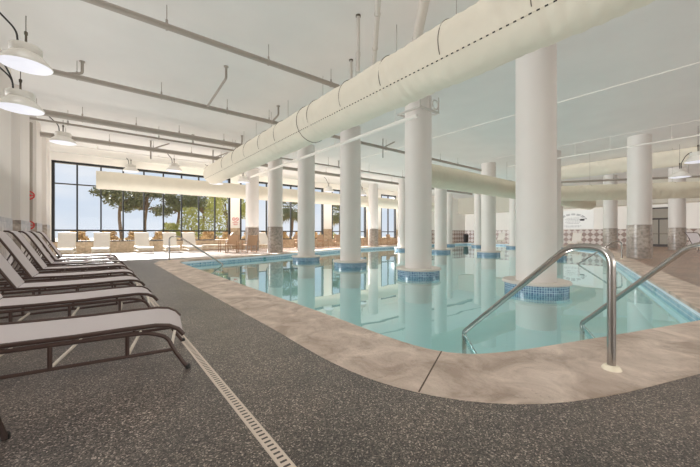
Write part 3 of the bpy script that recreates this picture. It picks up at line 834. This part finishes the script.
cs = [(5.95,18.2,150,'tan wicker armchair left of the pair in front of the window pier'),
      (6.75,17.75,10,'tan wicker armchair with its back to the pool, nearest of the wicker chairs'),
      (7.35,21.55,200,'tan wicker armchair behind the pair, in front of the window pier'),
      (11.6,20.6,170,'tan wicker armchair left of the fourth front row column, by the second window'),
      (13.5,20.4,185,'tan wicker armchair right of the second window centre'),
      (15.2,20.7,160,'tan wicker armchair just right of the farthest front row column'),
      (16.6,20.9,200,'tan wicker armchair under the palm seen through the third window'),
      (19.9,21.3,170,'tan wicker armchair left of the slim far stone banded column'),
      (21.9,21.4,190,'tan wicker armchair right of the slim far stone banded column'),
      (23.6,21.5,165,'tan wicker armchair farthest right under the far windows')]
for i, (x, y, a, lab) in enumerate(cs):
    o = ch0 if i == 0 else copy_tree(ch0)
    o.location = (x, y, 0); o.rotation_euler.z = math.radians(a); o['label'] = lab; o['group'] = 'tan wicker armchairs on the far deck'
def make_table():
    t = thing('wicker_table', 'x', 'table')
    mb = MB(); mb.lathe([(.0,.68),(.44,.68),(.45,.69),(.45,.715),(.44,.72),(.0,.72)], 24, caps=False); mb.build('tabletop', M['wood'], t)
    for k in range(4):
        a = PI/4 + k*PI/2
        MB().tube([(.3*math.cos(a),.3*math.sin(a),0),(.26*math.cos(a),.26*math.sin(a),.68)], .022, 6).build('leg', M['wood'], t)
    return t
tb0 = make_table()
for i, (x, y, lab) in enumerate(((5.75,19.2,'round tan wooden table behind the pair of wicker armchairs'), (12.6,20.9,'round tan wooden table between wicker armchairs under the second window'), (17.6,20.5,'round tan wooden table under the third window'))):
    o = tb0 if i == 0 else copy_tree(tb0)
    o.location = (x, y, 0); o['label'] = lab; o['group'] = 'round wooden tables on the far deck'
# waste bin by the far tile wall
t = thing('waste_bin', 'small black waste bin against the distant patterned tile wall', 'bin', (35.1,21.75,0))
mb = MB(); mb.lathe([(.0,0),(.26,0),(.30,.85),(.28,.86),(.0,.86)], 20, caps=False); mb.build('bin_body', M['dark'], t)
mb = MB(); mb.lathe([(.31,.84),(.31,.9),(.2,1.0),(.0,1.02)], 20, caps=False); mb.build('bin_lid', M['dark'], t)

# ------------------------------------------------------------------ signs
t = thing('pool_sign', 'white sign with two red prohibition circles on the pier between windows', 'sign', (7.53,WIN_Y-.005,1.95))
mb = MB(); mb.box(-.27,.27,-.02,0,-.38,.36); sb = mb.build('sign_board', M['wall'], t, smooth=False)
for x in (-.12, .12):
    mb = MB(); P = [(x+.095*math.cos(a/18*2*PI), -.026, .12+.095*math.sin(a/18*2*PI)) for a in range(19)]
    mb.tube(P, .016, 6); mb.tube([(x-.065,-.026,.185),(x+.065,-.026,.055)], .013, 6); mb.build('prohibition_symbol', M['red_print'], sb)
mb = MB()
for z, w in ((-.12,.2), (-.22,.16), (-.28,.12), (-.05,.1)):
    mb.box(-w,w,-.025,-.02,z-.014,z+.014)
mb.build('lettering', M['red_print'], sb, smooth=False)
t = thing('wall_sign', 'large white wall board with a faint grey arched emblem above the diamond tiles', 'sign', (RIGHT_X-.035,10.9,1.5))
M['board'] = mat('white_board', rgb(240,240,238), .5, var=.02)
mb = MB(); mb.box(-.03,.0,-1.65,1.65,.02,1.78); sb = mb.build('sign_board', M['board'], t, smooth=False)
mb = MB()
for R0, th in ((1.0,.05), (.88,.025)):
    for k in range(26):
        a = PI*(.1+.8*k/25)
        if k % 4 == 3: continue
        c = Vector((-.035, R0*1.15*math.cos(a), .72+R0*.72*math.sin(a))); tt = Vector((0,-math.sin(a),math.cos(a)*.7)).normalized(); nn = Vector((0,math.cos(a)*.8,math.sin(a))).normalized()
        q = tt*.045; w = nn*th
        mb.add([c-q-w,c+q-w,c+q+w,c-q+w], [(0,1,2,3)])
mb.build('arched_lettering', M['grey_print'], sb, smooth=False)
mb = MB()
for z, w in ((1.05,.5),(.92,.62),(.79,.58),(.66,.62),(.53,.5),(.3,.7),(.2,.55)):
    y = -w
    while y < w:
        l = random.uniform(.06,.16); mb.box(-.036,-.03,y,min(w,y+l),z-.025,z+.025); y += l+.05
mb.build('lettering', M['grey_print'], sb, smooth=False)
mb = MB(); mb.box(-.037,-.03,-.95,-.6,.78,.95); mb.build('dark_emblem', M['dark'], sb, smooth=False)

# ------------------------------------------------------------------ outdoors
mb = MB(); mb.box(-60, 90, WIN_Y+.3, 120, -.6, -.3)
struct(mb.build('ground', M['ground'], smooth=False))
def palm(x, y, h, label, spread=1.9, seed=0):
    rnd = random.Random(seed)
    t = thing('palm_tree', label, 'tree', (x,y,-.3), 0, 'palms outside the windows')
    n = 8; P = [(.12*math.sin(k*.6+seed), .1*math.cos(k*.5), h*k/n) for k in range(n+1)]
    MB().tube(P, [.19-.06*k/n for k in range(n+1)], 10).build('trunk', M['trunk'], t)
    for name, m, cnt, lo, hi in (('fronds', M['palm'], 64, -.7, 1.3), ('dry_fronds', M['palm_dry'], 12, -1.1, -.5)):
        mb = MB(); c = Vector(P[-1])
        for i in range(cnt):
            az = rnd.uniform(0, 2*PI); el = rnd.uniform(lo, hi)
            d = Vector((math.cos(az)*math.cos(el), math.sin(az)*math.cos(el), math.sin(el)))
            st = c + d*.25; q = c + d*spread*rnd.uniform(.42,.6)
            side = d.cross(Vector((0,0,1))).normalized(); un = side.cross(d)
            mb.tube([st, q], .015, 4)
            R = spread*rnd.uniform(.42,.6)
            for k in range(11):
                a = (k-5)/5*1.25
                dd = (d*math.cos(a) + side*math.sin(a)).normalized()
                tip = q + dd*R + Vector((0,0,-.32*R*rnd.uniform(.5,1.4)))
                mid = q + dd*R*.55; ww = (un.cross(dd)).normalized()*.05*spread/1.5
                mb.add([q, mid-ww, tip, mid+ww], [(0,1,2,3)])
        mb.build(name, m, t, smooth=False, recalc=False)
palm(16.9,32.0,4.2,'palm outside through the second window near its right end',1.9,5)
palm(23.6,32.0,4.0,'palm outside through the third window',1.9,6)
def leafy_tree(x, y, h, r, label, m, seed):
    rnd = random.Random(seed)
    t = thing('leafy_tree', label, 'tree', (x,y,-.3), 0, 'leafy trees outside the long window')
    MB().tube([(.10*math.sin(k*.8+seed), .1*math.cos(k*.6), h*k/8) for k in range(9)], [.15-.07*k/8 for k in range(9)], 8).build('trunk', M['trunk'], t)
    mb = MB(); br = MB()
    for i in range(15):
        a = rnd.uniform(0,2*PI); q = r*rnd.uniform(.25,1); c = Vector((q*math.cos(a), q*math.sin(a), h + rnd.uniform(-.9,1.1) - .25*q))
        br.tube([(0,0,h*.72),(c.x*.5,c.y*.5,(h*.8+c.z)/2),c], [.05,.035,.015], 5)
        R_ = rnd.uniform(.34,.62)*r*.75
        for k in range(150):
            v = Vector((rnd.gauss(0,1),rnd.gauss(0,1),rnd.gauss(0,1))).normalized()*R_*rnd.random()**.4; v.z *= .7
            p = c + v + Vector((0,0,-.25*rnd.random()))
            d = Vector((rnd.gauss(0,1),rnd.gauss(0,1),rnd.gauss(-.4,1))).normalized()*rnd.uniform(.10,.2); e = d.cross(Vector((rnd.gauss(0,1),rnd.gauss(0,1),rnd.gauss(0,1)))).normalized()*.055
            mb.add([p-d, p+e, p+d, p-e], [(0,1,2,3)])
    mb.build('foliage', m, t, smooth=False, recalc=False); br.build('branches', M['trunk'], t)
leafy_tree(1.5,32.0,4.9,1.65,'leftmost leafy tree outside, its dark trunk seen below the crossing duct',M['palm'],1)
leafy_tree(3.3,32.6,4.7,1.6,'second leafy tree from the left outside the long window',M['palm'],2)
leafy_tree(5.7,32.3,4.6,1.8,'third leafy tree from the left outside, before the yellow green shrubs',M['palm'],3)
leafy_tree(7.9,32.8,4.6,2.0,'fourth leafy tree outside, behind the yellow green shrubs',M['palm'],4)
leafy_tree(10.2,33.0,4.4,2.0,'rightmost leafy tree outside, beside the pier with the red sign',M['leaf'],5)
def shrub(x, y, r, h, label, m, seed, group):
    rnd = random.Random(seed)
    t = thing('shrub', label, 'shrub', (x,y,-.3), 0, group)
    mb = MB()
    for i in range(1500):
        a = rnd.uniform(0,2*PI); rr = r*math.sqrt(rnd.random()); z = rnd.uniform(.05,1)
        k = math.sin(min(1, z*1.15)*PI)**.4 if z < .85 else .55
        p = Vector((rr*k*math.cos(a), rr*k*math.sin(a), z*h))
        d = Vector((rnd.gauss(0,1),rnd.gauss(0,1),rnd.gauss(0,1))).normalized()*rnd.uniform(.09,.17); e = d.cross(Vector((rnd.gauss(0,1),rnd.gauss(0,1),rnd.gauss(0,1)))).normalized()*.05
        mb.add([p-d, p+e, p+d, p-e], [(0,1,2,3)])
    mb.build('foliage', m, t, smooth=False, recalc=False)
    MB().tube([(0,0,0),(.05,.02,h*.6)], .04, 6).build('stem', M['trunk'], t)
shrub(6.1,29.0,1.15,3.5,'yellow green shrub outside the right half of the long window', M['leaf'], 11, 'shrubs outside')
shrub(8.0,29.3,1.1,4.8,'tall yellow green shrub outside beside the window pier', M['leaf'], 12, 'shrubs outside')
shrub(4.7,29.6,1.0,2.2,'lower yellow green shrub outside left of the tall ones', M['leaf'], 13, 'shrubs outside')
shrub(19.8,29.0,1.0,2.0,'green shrub outside the third window', M['leaf'], 14, 'shrubs outside')
for k in range(14):
    shrub(-2.4+1.45*k, 24.3+.3*math.sin(k*2.1), .72, 1.5, 'low dry brown brush outside behind the lower window panes', M['leaf_brown'], 20+k, 'dry brush hedge outside the windows')

# ------------------------------------------------------------------ light
w = bpy.data.worlds.new('World'); scene.world = w; w.use_nodes = True
nt = w.node_tree; bg = nt.nodes['Background']
tc = nt.nodes.new('ShaderNodeTexCoord'); sp = nt.nodes.new('ShaderNodeSeparateXYZ'); nt.links.new(tc.outputs['Generated'], sp.inputs[0])
rp = nt.nodes.new('ShaderNodeValToRGB'); e = rp.color_ramp.elements
e[0].position = 0; e[0].color = (.80,.86,.94,1); e[1].position = .5; e[1].color = (.36,.55,.85,1)
k = e.new(.16); k.color = (.62,.75,.93,1)
nt.links.new(sp.outputs[2], rp.inputs[0])
no = nt.nodes.new('ShaderNodeTexNoise'); no.inputs['Scale'].default_value = 3.5; no.inputs['Detail'].default_value = 7
mp = nt.nodes.new('ShaderNodeMapping'); mp.inputs['Scale'].default_value = (1,1,2.6); nt.links.new(tc.outputs['Generated'], mp.inputs[0]); nt.links.new(mp.outputs[0], no.inputs['Vector'])
cr = nt.nodes.new('ShaderNodeValToRGB'); cr.color_ramp.elements[0].position = .42; cr.color_ramp.elements[1].position = .68
nt.links.new(no.outputs['Fac'], cr.inputs[0])
mx = nt.nodes.new('ShaderNodeMix'); mx.data_type = 'RGBA'; mx.inputs[7].default_value = (.9,.93,.98,1)
nt.links.new(cr.outputs[0], mx.inputs[0]); nt.links.new(rp.outputs[0], mx.inputs[6])
nt.links.new(mx.outputs[2], bg.inputs[0]); bg.inputs[1].default_value = .9

def sun(name, direction, st, col=(1,1,1), shadow=True, angle=.02):
    l = bpy.data.lights.new(name, 'SUN'); l.energy = st; l.color = col; l.angle = angle; l.use_shadow = shadow
    o = bpy.data.objects.new(name, l); COL.objects.link(o)
    o.rotation_euler = Vector(direction).to_track_quat('-Z', 'Y').to_euler(); return o
sun('sunlight', (.12,-1,-.60), 32.0, (1,.97,.93), True, .02)
sun('fill_down', (.1,.1,-1), .85, (1,.97,.94), False)
sun('fill_up', (.05,-.3,1), 1.0, (1,.985,.965), False)
sun('fill_left', (.9,-.45,-.12), 1.45, (.97,.98,1), False)
sun('fill_right', (-.72,.69,-.1), .34, (1,.96,.93), False)
def area(name, loc, rot, sx, sy, en, col=(1,1,1)):
    l = bpy.data.lights.new(name, 'AREA'); l.shape = 'RECTANGLE'; l.size = sx; l.size_y = sy; l.energy = en; l.color = col
    o = bpy.data.objects.new(name, l); COL.objects.link(o); o.location = loc; o.rotation_euler = rot; return o
area('front_fill_light', (1.5, FRONT_Y+.25, 2.6), (PI/2+.42, 0, 0), 14, 3.5, 480, (1,.97,.94))  # added fill from behind the camera; the front wall has no window

# added ceiling fill along the windows and over the lounger row, no fixtures there
area('window_side_fill', (13, 19.6, 1.5), (PI, 0, 0), 28, 3.6, 400, (1,.995,.985))
area('lounger_row_fill', (-.4, 9.5, 2.5), (PI, 0, 0), 2.0, 18, 75, (1,.99,.98))
# ------------------------------------------------------------------ camera
cam = bpy.data.cameras.new('Camera'); co = bpy.data.objects.new('Camera', cam); COL.objects.link(co)
cam.sensor_fit = 'HORIZONTAL'; cam.sensor_width = 36; cam.lens = 36*320/700; cam.clip_start = .05; cam.clip_end = 500
co.location = (0,0,1.07); co.rotation_euler = (PI/2, 0, math.radians(-38.3))
scene.camera = co
scene.view_settings.view_transform = 'Standard'; scene.view_settings.look = 'None'
scene.view_settings.exposure = .06; scene.view_settings.gamma = 1
